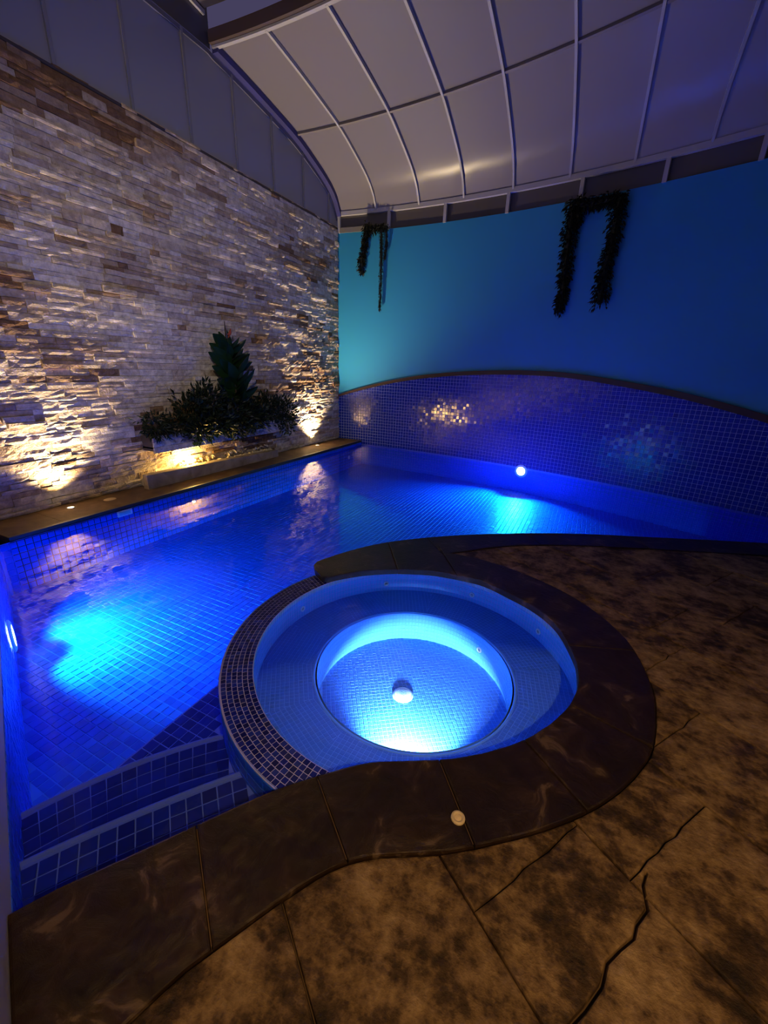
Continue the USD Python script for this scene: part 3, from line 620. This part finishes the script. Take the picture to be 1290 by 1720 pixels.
def leaf_cloud(C, D, Ln, Wd, g):
    """Small folded leaves: centre, direction, length, width each."""
    n = len(C); D = D / np.linalg.norm(D, axis=1, keepdims=True); A = g.normal(size=(n, 3)); S = np.cross(D, A); S /= np.linalg.norm(S, axis=1, keepdims=True); Nn = np.cross(S, D)
    Ln, Wd = np.broadcast_to(Ln, (n,))[:, None], np.broadcast_to(Wd, (n,))[:, None]
    V = np.stack([C, C + D * Ln * .45 + S * Wd / 2 + Nn * Wd * .2, C + D * Ln * .5, C + D * Ln * .45 - S * Wd / 2 + Nn * Wd * .2, C + D * Ln - Nn * Ln * .12], 1)
    F = np.array([[0, 1, 2], [0, 2, 3], [1, 4, 2], [2, 4, 3]])
    return trimesh.Trimesh(V.reshape(-1, 3), (F[None] + (np.arange(n) * 5)[:, None, None]).reshape(-1, 3), process=False)
def shrub(name, label, cat, blobs, per, ln, wd, seed, group=None, hang=.0):
    g = np.random.default_rng(seed); C, D = [], []; st = []
    for (cx, cy, cz, rx, ry, rz) in blobs:
        n = int(per * (rx * ry * rz) ** (2 / 3) * 100); d = g.normal(size=(n, 3)); d /= np.linalg.norm(d, axis=1, keepdims=True)
        r = g.uniform(.35, 1.0, n)[:, None] ** .5 * (1 + .18 * g.normal(size=(n, 1))); p = np.array([cx, cy, cz]) + d * r * [rx, ry, rz]
        ok = p[:, 0] > XL + .05; C.append(p[ok]); D.append((d + [.2, 0, .25 - hang] + g.normal(0, .45, (n, 3)))[ok])
        for k in range(6):
            q = np.array([cx, cy, cz]) + g.normal(0, .45, 3) * [rx, ry, rz]; st.append(tube([(np.clip(cx, XL + .08, -5.03), cy + g.uniform(-.05, .05), .62), ((cx + q[0]) / 2, (cy + q[1]) / 2, (.6 + q[2]) / 2 + .03), q], [.008, .006, .003], 5))
    C, D = np.vstack(C), np.vstack(D)
    t = thing(name, label, cat, group="shrubs in the stone planter")
    obj("foliage", leaf_cloud(C, D, ln * g.uniform(.7, 1.3, len(C)), wd * g.uniform(.7, 1.3, len(C)), g), GREEN, t, kind="stuff")
    for b in st: obj("branch", b, STEM, t)
    return t
shrub("shrub", "low dark trailing shrub at the left end of the stone planter", "shrub", [(-4.98, 3.50, .84, .15, .20, .12), (-4.94, 3.80, .80, .16, .24, .13), (-4.90, 3.46, .76, .12, .14, .11)], 80, .08, .026, 41, hang=.6)
shrub("shrub", "bushy leafy shrub left of the broad-leaved plant", "shrub", [(-4.98, 4.14, .92, .24, .28, .26), (-4.95, 4.36, 1.08, .22, .26, .26), (-4.88, 4.42, .78, .22, .34, .20), (-4.86, 4.08, .70, .18, .24, .16)], 60, .09, .036, 42)
shrub("shrub", "low dark shrub at the foot of the broad-leaved plant", "shrub", [(-4.95, 4.85, .86, .24, .32, .24), (-4.90, 5.18, .80, .22, .28, .22), (-4.86, 4.80, .66, .18, .32, .14)], 60, .09, .034, 43)
shrub("shrub", "rounded dark shrub at the right end of the stone planter", "shrub", [(-4.95, 5.60, .90, .24, .34, .22), (-4.90, 5.92, .82, .22, .26, .24), (-4.88, 5.98, .60, .12, .14, .18)], 70, .08, .028, 44)
bp = thing("broad_leaved_plant", "tall plant with big glossy leaves and one red bract", "plant")
stem_pts = np.array([(-5.05, 4.97, .62), (-5.02, 4.98, 1.0), (-5.0, 4.93, 1.4), (-5.0, 4.86, 1.75), (-5.0, 4.84, 1.95)])
obj("stem", tube(stem_pts, [.022, .02, .016, .012, .008], 8), STEM, bp, smooth=True)
def big_leaf(base, d, up, Ln, W, droop):
    d = np.array(d, float); d /= np.linalg.norm(d); s = np.cross(d, up); s /= np.linalg.norm(s); n = np.cross(s, d); V = []
    for i in range(9):
        t = i / 8; w = W * math.sin(math.pi * min(t * .93 + .05, 1)) ** .75 * (1 - .25 * t); c = np.array(base) + d * Ln * t - n * droop * Ln * t * t
        for k in (-1, -.5, 0, .5, 1): V.append(c + s * w / 2 * k + n * (abs(k) * w * .16))
    F = []
    for i in range(8):
        for k in range(4): a = i * 5 + k; F += [[a, a + 1, a + 6], [a, a + 6, a + 5]]
    return np.array(V), np.array(F)
gl = np.random.default_rng(51)
for k in range(34):
    z = .98 + .86 * (k / 34) ** .9; base = np.array([np.interp(z, stem_pts[:, 2], stem_pts[:, 0]), np.interp(z, stem_pts[:, 2], stem_pts[:, 1]), z])
    a = k * 2.4 + gl.normal(0, .25); d = np.array([max(.6 * math.cos(a), -.12), math.sin(a) * 1.25, .30 + .35 * (z - 1) + gl.uniform(0, .3)])
    sc = 1.0 if z < 1.65 else .82
    obj("leaf", big_leaf(base, d, np.array([.8, .5 * math.sin(a), -.25]), sc * gl.uniform(.34, .44), sc * gl.uniform(.17, .22), gl.uniform(-.1, .2)), LEAF, bp, smooth=True)
obj("flower_stalk", tube([(-5.0, 4.84, 1.9), (-4.99, 4.83, 2.05), (-4.98, 4.82, 2.17)], [.010, .009, .005], 6), STEM, bp, smooth=True)
obj("bract", join([tube([(-4.98, 4.87, 1.95), (-4.96, 4.89, 2.02), (-4.96, 4.91, 2.08)], [.01, .022, .003], 6), tube([(-4.97, 4.85, 1.99), (-4.95, 4.90, 2.03)], [.015, .004], 6)]), RED, bp, smooth=True, label="small red bract")
gstalk = np.random.default_rng(61); dr = []
for k in range(90):
    y = gstalk.uniform(3.95, 5.7); h = gstalk.uniform(.15, .5) * (1 if y < 5 else .6); x = gstalk.uniform(XL + .06, XL + .14); l = gstalk.normal(0, .1)
    dr.append(tube([(x, y, .75), (x, y + l * .5, .75 + h * .6), (x + .01, y + l, .78 + h)], [.004, .004, .002], 4))
tag(obj("thin_stalks", join(dr), STALK, None, kind="stuff"), "thin brown stalks against the stone behind the shrubs", "stalk")  # thin brown tubes rising close to the wall

# ------------------------------------------------------------------ hanging vines on the blue wall
def wall_pt(x, z, off): t, n = nb(np.array(x)); return np.array([x, float(yb(x)), z]) + n * off
def strand(parent, pts, r, seed, ln, dens=420, off=.07):
    g = np.random.default_rng(seed); P = np.array([wall_pt(x, z, off) for x, z in pts]); s = np.r_[0, np.cumsum(np.linalg.norm(np.diff(P, axis=0), axis=1))]; R = np.broadcast_to(r, (len(P),))
    m = max(6, int(s[-1] / .06)); t = np.linspace(0, s[-1], m); Q = np.c_[[np.interp(t, s, P[:, k]) for k in range(3)]].T
    sub = thing("strand", parent=parent)
    obj("stem", tube(Q, np.clip(np.interp(t, s, R) * .45, .006, .05), 6), VINE, sub)
    n = int(dens * s[-1]); tt = g.uniform(0, s[-1], n); c = np.c_[[np.interp(tt, s, P[:, k]) for k in range(3)]].T; rr = np.interp(tt, s, R)
    d = g.normal(size=(n, 3)); d /= np.linalg.norm(d, axis=1, keepdims=True); bump_ = .75 + .5 * meshkit.noise(np.c_[tt * 6, np.full(n, seed), np.zeros(n)], 3)
    c = c + d * (rr * bump_ * g.uniform(.3, 1, n))[:, None] * [1, .6, 1]
    obj("leaves", leaf_cloud(c, d + [0, -.2, -.9], ln * g.uniform(.6, 1.2, n), ln * .4, g), VINE_LEAF, sub, kind="stuff")
VINE_LEAF = mat("vine_leaf", {"g": ("geometry", {}), "r": ("rgb_ramp", {"ramp": [(0., (.004, .007, .003)), (.93, (.008, .013, .005)), (1., (.03, .045, .008))]}), "p": ("principled_bsdf", {"roughness": .7})}, [("g.random_per_island", "r.fac"), ("r.color", "p.base_color")])
va = thing("hanging_vine", "dark hanging vine nearest the stone wall corner, with a thin long tail", "vine", group="vines hanging on the blue wall")
strand(va, [(-4.54, 4.20), (-4.57, 4.02), (-4.60, 3.85), (-4.63, 3.72), (-4.66, 3.60), (-4.65, 3.50), (-4.64, 3.40)], [.09, .07, .05, .06, .085, .075, .03], 71, .07, 700)
strand(va, [(-4.56, 4.20), (-4.40, 4.16), (-4.25, 4.18), (-4.10, 4.17)], [.09, .09, .06, .04], 72, .06, 900)
strand(va, [(-4.23, 4.20), (-4.215, 3.85), (-4.21, 3.62), (-4.21, 3.2), (-4.22, 2.71)], [.045, .042, .045, .022, .022], 73, .035, 700)
strand(va, [(-4.12, 4.18), (-4.10, 3.9), (-4.14, 3.62)], [.025, .022, .03], 74, .03, 700)
vb = thing("hanging_vine", "thick dark vine hanging in two long tails from the middle of the blue wall", "vine", group="vines hanging on the blue wall")
strand(vb, [(-.72, 4.02), (-.73, 3.74), (-.715, 3.42), (-.70, 3.09), (-.685, 2.84), (-.70, 2.55)], [.10, .10, .095, .09, .075, .085], 75, .07, 900)
strand(vb, [(-.11, 4.0), (-.10, 3.67), (-.105, 3.41), (-.125, 3.19), (-.135, 2.95), (-.12, 2.64)], [.10, .11, .095, .10, .10, .11], 76, .07, 900)
strand(vb, [(-.76, 4.02), (-.55, 3.99), (-.33, 3.99), (-.07, 3.98)], [.10, .11, .10, .09], 77, .07, 1300)
strand(vb, [(-.70, 3.95), (-.62, 3.85), (-.64, 3.72)], [.09, .08, .04], 78, .07, 900)

# ------------------------------------------------------------------ roof: a bowed barrel vault of opal panels
PROF = np.array([(0., 4.50), (.06, 4.60), (.18, 4.75), (.33, 4.86), (.55, 4.965), (.85, 5.075), (1.37, 5.235), (1.9, 5.33), (2.5, 5.42), (3.04, 5.485)])
def prof(s):
    from scipy.interpolate import PchipInterpolator
    return PchipInterpolator(PROF[:, 0], PROF[:, 1])(s)
def roof_pt(x, s, dz=0.):
    u = np.asarray(x, float) - XL
    return np.stack(np.broadcast_arrays(np.asarray(x, float), yb(x) - s, prof(s) - .024 * u * np.clip(1 - np.asarray(s) / 1.37, 0, 1) + dz), -1)
RX = np.array([-5.23, -4.37, -3.47, -2.60, -1.735, -.87, -.03, .79, 1.65, 2.5, 3.4, 4.3])
PURL = [0.0, 1.37, 3.04]
roof = thing("ceiling", "arched retractable roof of opal panels in slim metal frames", "roof", kind="structure")
def pane(x0, x1, s0, s1, zoff=0., fn=None, th=.012, nx=5, ns=9):
    fn = fn or roof_pt; xx, ss = np.linspace(x0, x1, nx), np.linspace(s0, s1, ns); X, S = np.meshgrid(xx, ss, indexing="ij")
    A = fn(X, S, zoff).reshape(-1, 3); idx = np.arange(nx * ns).reshape(nx, ns); a, b, c, d = idx[:-1, :-1].ravel(), idx[1:, :-1].ravel(), idx[1:, 1:].ravel(), idx[:-1, 1:].ravel()
    return trimesh.Trimesh(A, np.vstack([np.c_[a, b, c], np.c_[a, c, d]]), process=False)
for (s0, s1) in zip(PURL[:-1], PURL[1:]):
    for x0, x1 in zip(RX[:-1], RX[1:]): obj("panel", pane(x0, x1, s0, s1, .02), POLY, roof, smooth=True)
for x in RX[1:]: obj("rib", sweep_bar(roof_pt(np.full(22, x), np.linspace(0., 3.04, 22), -.005), .032, .045, (1., 0, 0)), FRAME, roof, smooth=30)
xx = np.linspace(XL, XR, 40)
obj("purlin", sweep_bar(roof_pt(xx, np.full(40, 1.37), .0), .034, .04, np.c_[np.zeros(40), np.ones(40), np.full(40, -.28)]), plain("grey_purlin", (.20, .18, .18), .5), roof, smooth=30)
obj("eaves_rail", sweep_bar(roof_pt(xx, np.full(40, .0), -.0), .06, .07, np.c_[np.zeros(40), np.ones(40), np.zeros(40)]), FRAME, roof, smooth=30)
obj("end_rail", sweep_bar(roof_pt(xx, np.full(40, 3.04), .0), .05, .05, np.c_[np.zeros(40), np.ones(40), np.zeros(40)]), FRAME, roof, smooth=30)
obj("fascia", sweep_bar(roof_pt(xx, np.full(40, 3.09), .06), .05, .13, np.c_[np.zeros(40), np.ones(40), np.zeros(40)]), plain("dark_fascia", (.07, .045, .045), .6), roof, smooth=30)
# the next, higher section slides over this one
def roof2(x, s, dz=0.):
    return np.stack(np.broadcast_arrays(np.asarray(x, float), yb(x) - s, 5.84 - .05 * (np.asarray(s) - 4.4) ** 2 + dz), -1)
for x0, x1 in zip(RX[:-1], RX[1:]):
    for s0, s1 in ((3.55, 5.0), (5.0, 6.6), (6.6, 8.2)): obj("panel", pane(x0, x1, s0, s1, .02, roof2), POLY, roof, smooth=True)
for x in RX: obj("rib", sweep_bar(roof2(np.full(14, x), np.linspace(3.15, 8.2, 14), -.01), .032, .045, (1., 0, 0)), FRAME, roof, smooth=30)
for s in (3.55, 5.0, 6.6, 8.2): obj("purlin", sweep_bar(roof2(xx, np.full(40, s), .0), .06, .06, np.c_[np.zeros(40), np.ones(40), np.zeros(40)]), DARK_FRAME, roof, smooth=30)
for x0, x1 in zip(RX[:-1], RX[1:]): obj("panel", pane(x0, x1, 3.15, 3.55, .03, roof2), SMOKE, roof, smooth=True)  # dark sheet stands in for the shaded open gap between the sections

# arched frame in the end wall and its glazing
w1 = thing("window_1", "grey glazed end wall under the curve of the roof", "window", kind="structure")
sA = np.linspace(0., 3.04, 24); arcP = np.array([roof_pt(XL + .0, s, -.03) for s in sA])
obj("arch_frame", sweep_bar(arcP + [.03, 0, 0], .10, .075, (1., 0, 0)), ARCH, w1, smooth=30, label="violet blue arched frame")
obj("arch_frame", sweep_bar(np.vstack([arcP + [-.03, 0, -.075], [[XL - .03, y, 5.405] for y in np.linspace(5.2, 1.2, 10)]]), .04, .05, (1., 0, 0)), plain("violet_grey_frame", (.12, .12, .18), .5), w1, smooth=30)
def arch_top(y):
    yy = arcP[::-1, 1]; zz = arcP[::-1, 2]; return np.where(y < yy[0], 5.42, np.interp(y, yy, zz) - .06)
gy_ = [8.33, 8.0, 7.2, 6.4, 5.6, 4.8, 4.0, 3.2, 2.4, 1.6]
for y in gy_[1:]: obj("mullion", bx(XL - .045, XL - .005, y - .017, y + .017, 4.25, float(arch_top(y)) - .0), plain(f"mullion_metal_{int(y*10)}", (.22, .22, .25), .5), w1)
for a, b in zip(gy_[:-1], gy_[1:]):
    yy = np.linspace(a, b, 8); V = np.vstack([[(XL - .03, y, 4.24), (XL - .03, y, float(arch_top(y)) - .0)] for y in yy]); F = []
    for i in range(7): q = 2 * i; F += [[q, q + 1, q + 3], [q, q + 3, q + 2]]
    obj("pane", (V, np.array(F)), GABLE, w1)
obj("sill", bx(XL - .2, XL - .0, 1.3, 8.35, 4.235, 4.262), DARK_FRAME, w1)
# side under the raised roof section
obj("upper_pane", (np.array([(XL - .02, 1.2, 5.44), (XL - .02, 5.25, 5.44), (XL - .02, 5.25, 5.95), (XL - .02, 1.2, 5.95)]), np.array([[0, 1, 2], [0, 2, 3]])), SMOKE, w1)

# clerestory strip between the blue wall and the roof
w2 = thing("window_2", "low strip of dark panes between the blue wall and the roof", "window", kind="structure")
MX = np.array([-5.21, -4.098, -2.941, -1.799, -.672, .374, 1.306, 2.3, 3.3, 4.3])
def z_lo(x): return wall_top(x) + .0
def z_hi(x): return 4.48 - .0255 * (np.asarray(x) - XL)
for x0, x1 in zip(MX[:-1], MX[1:]): obj("pane", curved_strip(x0, x1, z_lo, z_hi, -.035, 6), SMOKE, w2)
for x in MX[:-1]:
    t_, n_ = nb(np.array(x)); p = np.array([x, float(yb(x)), 0]) + n_ * .0
    obj("mullion", bar(p + [0, 0, float(z_lo(x)) - .01], p + [0, 0, float(z_hi(x)) + .02], .055, .05, tuple(n_)), FRAME, w2)
obj("ledge_strip", thick_strip(XL + .02, MX[1] - .03, lambda x: wall_top(x) - .005, lambda x: wall_top(x) + .085, -.03, .012, 10), plain("grey_render", (.2, .19, .18), .8), w2, label="short strip of grey render at the corner")

# ------------------------------------------------------------------ lamps and fittings
def up_ring(r, rin): return lathe([(rin, 0), (rin, .006), (r * .9, .008), (r, .004), (r, 0), (rin, 0)], 28)
LENS = glow("warm_lens", (1., .78, .42), 22.)
def spot(path, pos, direction, col, power, angle, soft, radius=.02):
    l = UsdLux.SphereLight.Define(stage, path); l.CreateRadiusAttr(radius); l.CreateColorAttr(Gf.Vec3f(*col)); l.CreateIntensityAttr(power); l.CreateNormalizeAttr(True)
    s = UsdLux.ShapingAPI.Apply(l.GetPrim()); s.CreateShapingConeAngleAttr(angle); s.CreateShapingConeSoftnessAttr(soft)
    R = trimesh.geometry.align_vectors([0, 0, -1], direction); T = np.eye(4); T[:3, :3] = R[:3, :3]; T[:3, 3] = pos
    UsdGeom.Xformable(l).AddTransformOp().Set(Gf.Matrix4d(*T.T.ravel()))
def disc(path, pos, direction, col, power, radius):
    l = UsdLux.DiskLight.Define(stage, path); l.CreateRadiusAttr(radius); l.CreateColorAttr(Gf.Vec3f(*col)); l.CreateIntensityAttr(power); l.CreateNormalizeAttr(True)
    R = trimesh.geometry.align_vectors([0, 0, -1], direction); T = np.eye(4); T[:3, :3] = R[:3, :3]; T[:3, 3] = pos
    UsdGeom.Xformable(l).AddTransformOp().Set(Gf.Matrix4d(*T.T.ravel()))
for i, (x, y, lab) in enumerate(((-5.052, 2.376, "small round uplight glowing in the ledge near the left edge"), (-5.071, 7.198, "small round uplight glowing in the ledge near the corner"))):
    t = thing("ground_light", lab, "light", (x, y, 0.), group="uplights let into the brown ledge")
    obj("ring", up_ring(.045, .030), METAL, t, smooth=30); obj("lens", lathe([(0, .006), (.02, .005), (.031, .001)], 20), LENS, t, smooth=True)
    spot(f"{t.GetPath()}/beam", (0, 0, .03), np.array([-.07, 0, 1.]) / math.hypot(.07, 1), UPLIGHT[0], UPLIGHT[1] * (1.0, 1.15)[i], 46., 1., .025)
    spot(f"{t.GetPath()}/spill", (0, 0, .03), np.array([.12, 0, 1.]) / math.hypot(.12, 1), SPILL[0], SPILL[1] * (1.0, 1.9)[i], 54., 1., .025)
t = thing("garden_spotlight", "tiny spotlight hidden among the pebbles behind the kerb", "light", (-5.13, 4.06, .19))
obj("housing", lathe([(0, -.05), (.022, -.05), (.026, 0), (.020, 0), (.016, -.02), (0, -.02)], 18), plain("black_housing", (.02, .02, .02), .5), t, smooth=30); obj("lens", lathe([(0, -.002), (.018, -.004)], 14), LENS, t)
nl = UsdLux.SphereLight.Define(stage, f"{t.GetPath()}/bulb"); nl.CreateRadiusAttr(.02); nl.CreateColorAttr(Gf.Vec3f(*NICHE[0])); nl.CreateIntensityAttr(NICHE[1]); nl.CreateNormalizeAttr(True); nl.AddTranslateOp().Set(Gf.Vec3d(.0, -.02, .045))
WLENS = glow("cool_lens", (.72, .92, 1.), 26.)
def pool_lamp(pos, direction, label, col, power, r=.095, tilt=21., half=26., soft=.95, fan=(-48, -32, -16, 0, 16, 32, 48)):
    t = thing("underwater_lamp", label, "lamp", pos, group="lamps under the water"); R = trimesh.geometry.align_vectors([0, 0, 1], direction)
    a = lathe([(r * .86, -.004), (r * .86, .012), (r * 1.05, .014), (r * 1.25, .006), (r * 1.28, -.004)], 36); b = lathe([(0, .012), (r * .5, .011), (r * .88, .006)], 30)
    for m in (a, b): m.apply_transform(R)
    obj("bezel", a, PLASTIC, t, smooth=30); obj("lens", b, WLENS, t, smooth=True)
    # light steeper than the water's critical angle never leaves the pool: the beam is kept below it
    for k, az in enumerate(fan):
        c, q = math.cos(math.radians(az)), math.sin(math.radians(az)); h = np.array([direction[0] * c - direction[1] * q, direction[0] * q + direction[1] * c, 0.])
        d = h * math.cos(math.radians(tilt)) + np.array([0, 0, -math.sin(math.radians(tilt))])
        spot(f"{t.GetPath()}/beam_{k + 1}", tuple(np.array(direction) * .06), d, col, power, half, soft, r * .45)
tA, nA = nb(np.array(-.951)); pA = np.array([-.951, float(yb(-.951)), -.155]) + nA * .014
pool_lamp(pA, nA, "round white underwater lamp on the far wall of the pool", *POOL_LAMP)
pB = np.array([-3.48, float(yf(-3.48)), -.32]) + fn * .016
pool_lamp(pB, fn, "round white underwater lamp on the near left wall of the pool", *POOL_LAMP)
aT = math.atan2(1.45 - TC[1], -.52 - TC[0]); dT = -np.array([math.cos(aT), math.sin(aT), 0.])
pool_lamp(np.array([TC[0], TC[1], -.355]) - dT * (RW - .008), dT, "round white lamp under the seat inside the hot tub", *TUB_LAMP, r=.06, tilt=50., half=58., soft=.3, fan=(0,))
t = thing("deck_light", "small cream round light set in the dark coping by the hot tub", "light", (-.176, 1.107, .006))
obj("ring", lathe([(.014, 0), (.014, .005), (.020, .008), (.026, .005), (.027, 0)], 30), BRASS, t, smooth=30); obj("lens", lathe([(0, .006), (.009, .0055), (.0145, .003)], 24), plain("frosted_lens", (.75, .62, .40), .35), t, smooth=True)
m = lathe([(0, .006), (.05, .006), (.058, .003), (.06, 0)], 32); m.vertices[:, 1] *= 1.15; m.apply_translation([-5.0, 2.78, 0])
obj("access_cover", m, plain("pale_cover", (.42, .32, .20), .6), None, smooth=30, label="pale oval access cover lying on the brown ledge", cat="cover")
t = thing("skimmer", "small cyan skimmer plate at the waterline below the ledge", "skimmer", (LIP + .006, 2.70, -.075))
obj("plate", bx(0, .012, -.085, .085, -.035, .03), PLASTIC, t); obj("flap", bx(.012, .018, -.065, .065, -.02, .018), plain("aqua_flap", (.25, .65, .7), .4), t)
# added downlight, unseen on the front wall behind the camera, warms the deck
lx = .95; lp = np.array([lx, float(yf(lx)), 2.75]) + fn * .20
t = thing("added_downlight", "added warm downlight for the deck, unseen on the plaster wall behind the viewer", "added_light", lp)
obj("bracket", bar(-fn * .2, (0, 0, .03), .03, .03), DARK_FRAME, t); obj("shade", lathe([(.03, .06), (.035, .05), (.10, -.06), (.095, -.06), (.03, .045)], 28), DARK_FRAME, t, smooth=30)
obj("globe", trimesh.creation.icosphere(2, .035), glow("added_lamp_glass", DECK_FILL[0], 8.), t, smooth=True)
spot(f"{t.GetPath()}/bulb", (0, 0, -.05), np.array([-.16, .36, -.95]) / np.linalg.norm([-.16, .36, -.95]), DECK_FILL[0], DECK_FILL[1], 48., .8, .03)
# a second added, unseen fitting brightens the stone wall
lx = -.75; lp = np.array([lx, float(yf(lx)), 3.3]) + fn * .20
t = thing("added_spotlight", "added unseen spotlight high on the plaster wall, brightening the stone cladding", "light", lp)
dW = np.array([-5.2, 5.2, 2.3]) - lp; dW /= np.linalg.norm(dW)
m = lathe([(.0, -.10), (.05, -.10), (.06, .05), (.052, .05), (.045, -.08), (0, -.08)], 26); m.apply_transform(trimesh.geometry.align_vectors([0, 0, 1], dW)); obj("shade", m, DARK_FRAME, t, smooth=30)
obj("bracket", bar(-fn * .2, -dW * .09, .03, .03), DARK_FRAME, t)
spot(f"{t.GetPath()}/bulb", tuple(dW * .06), dW, STONE_FILL[0], STONE_FILL[1], 33., 1., .03)
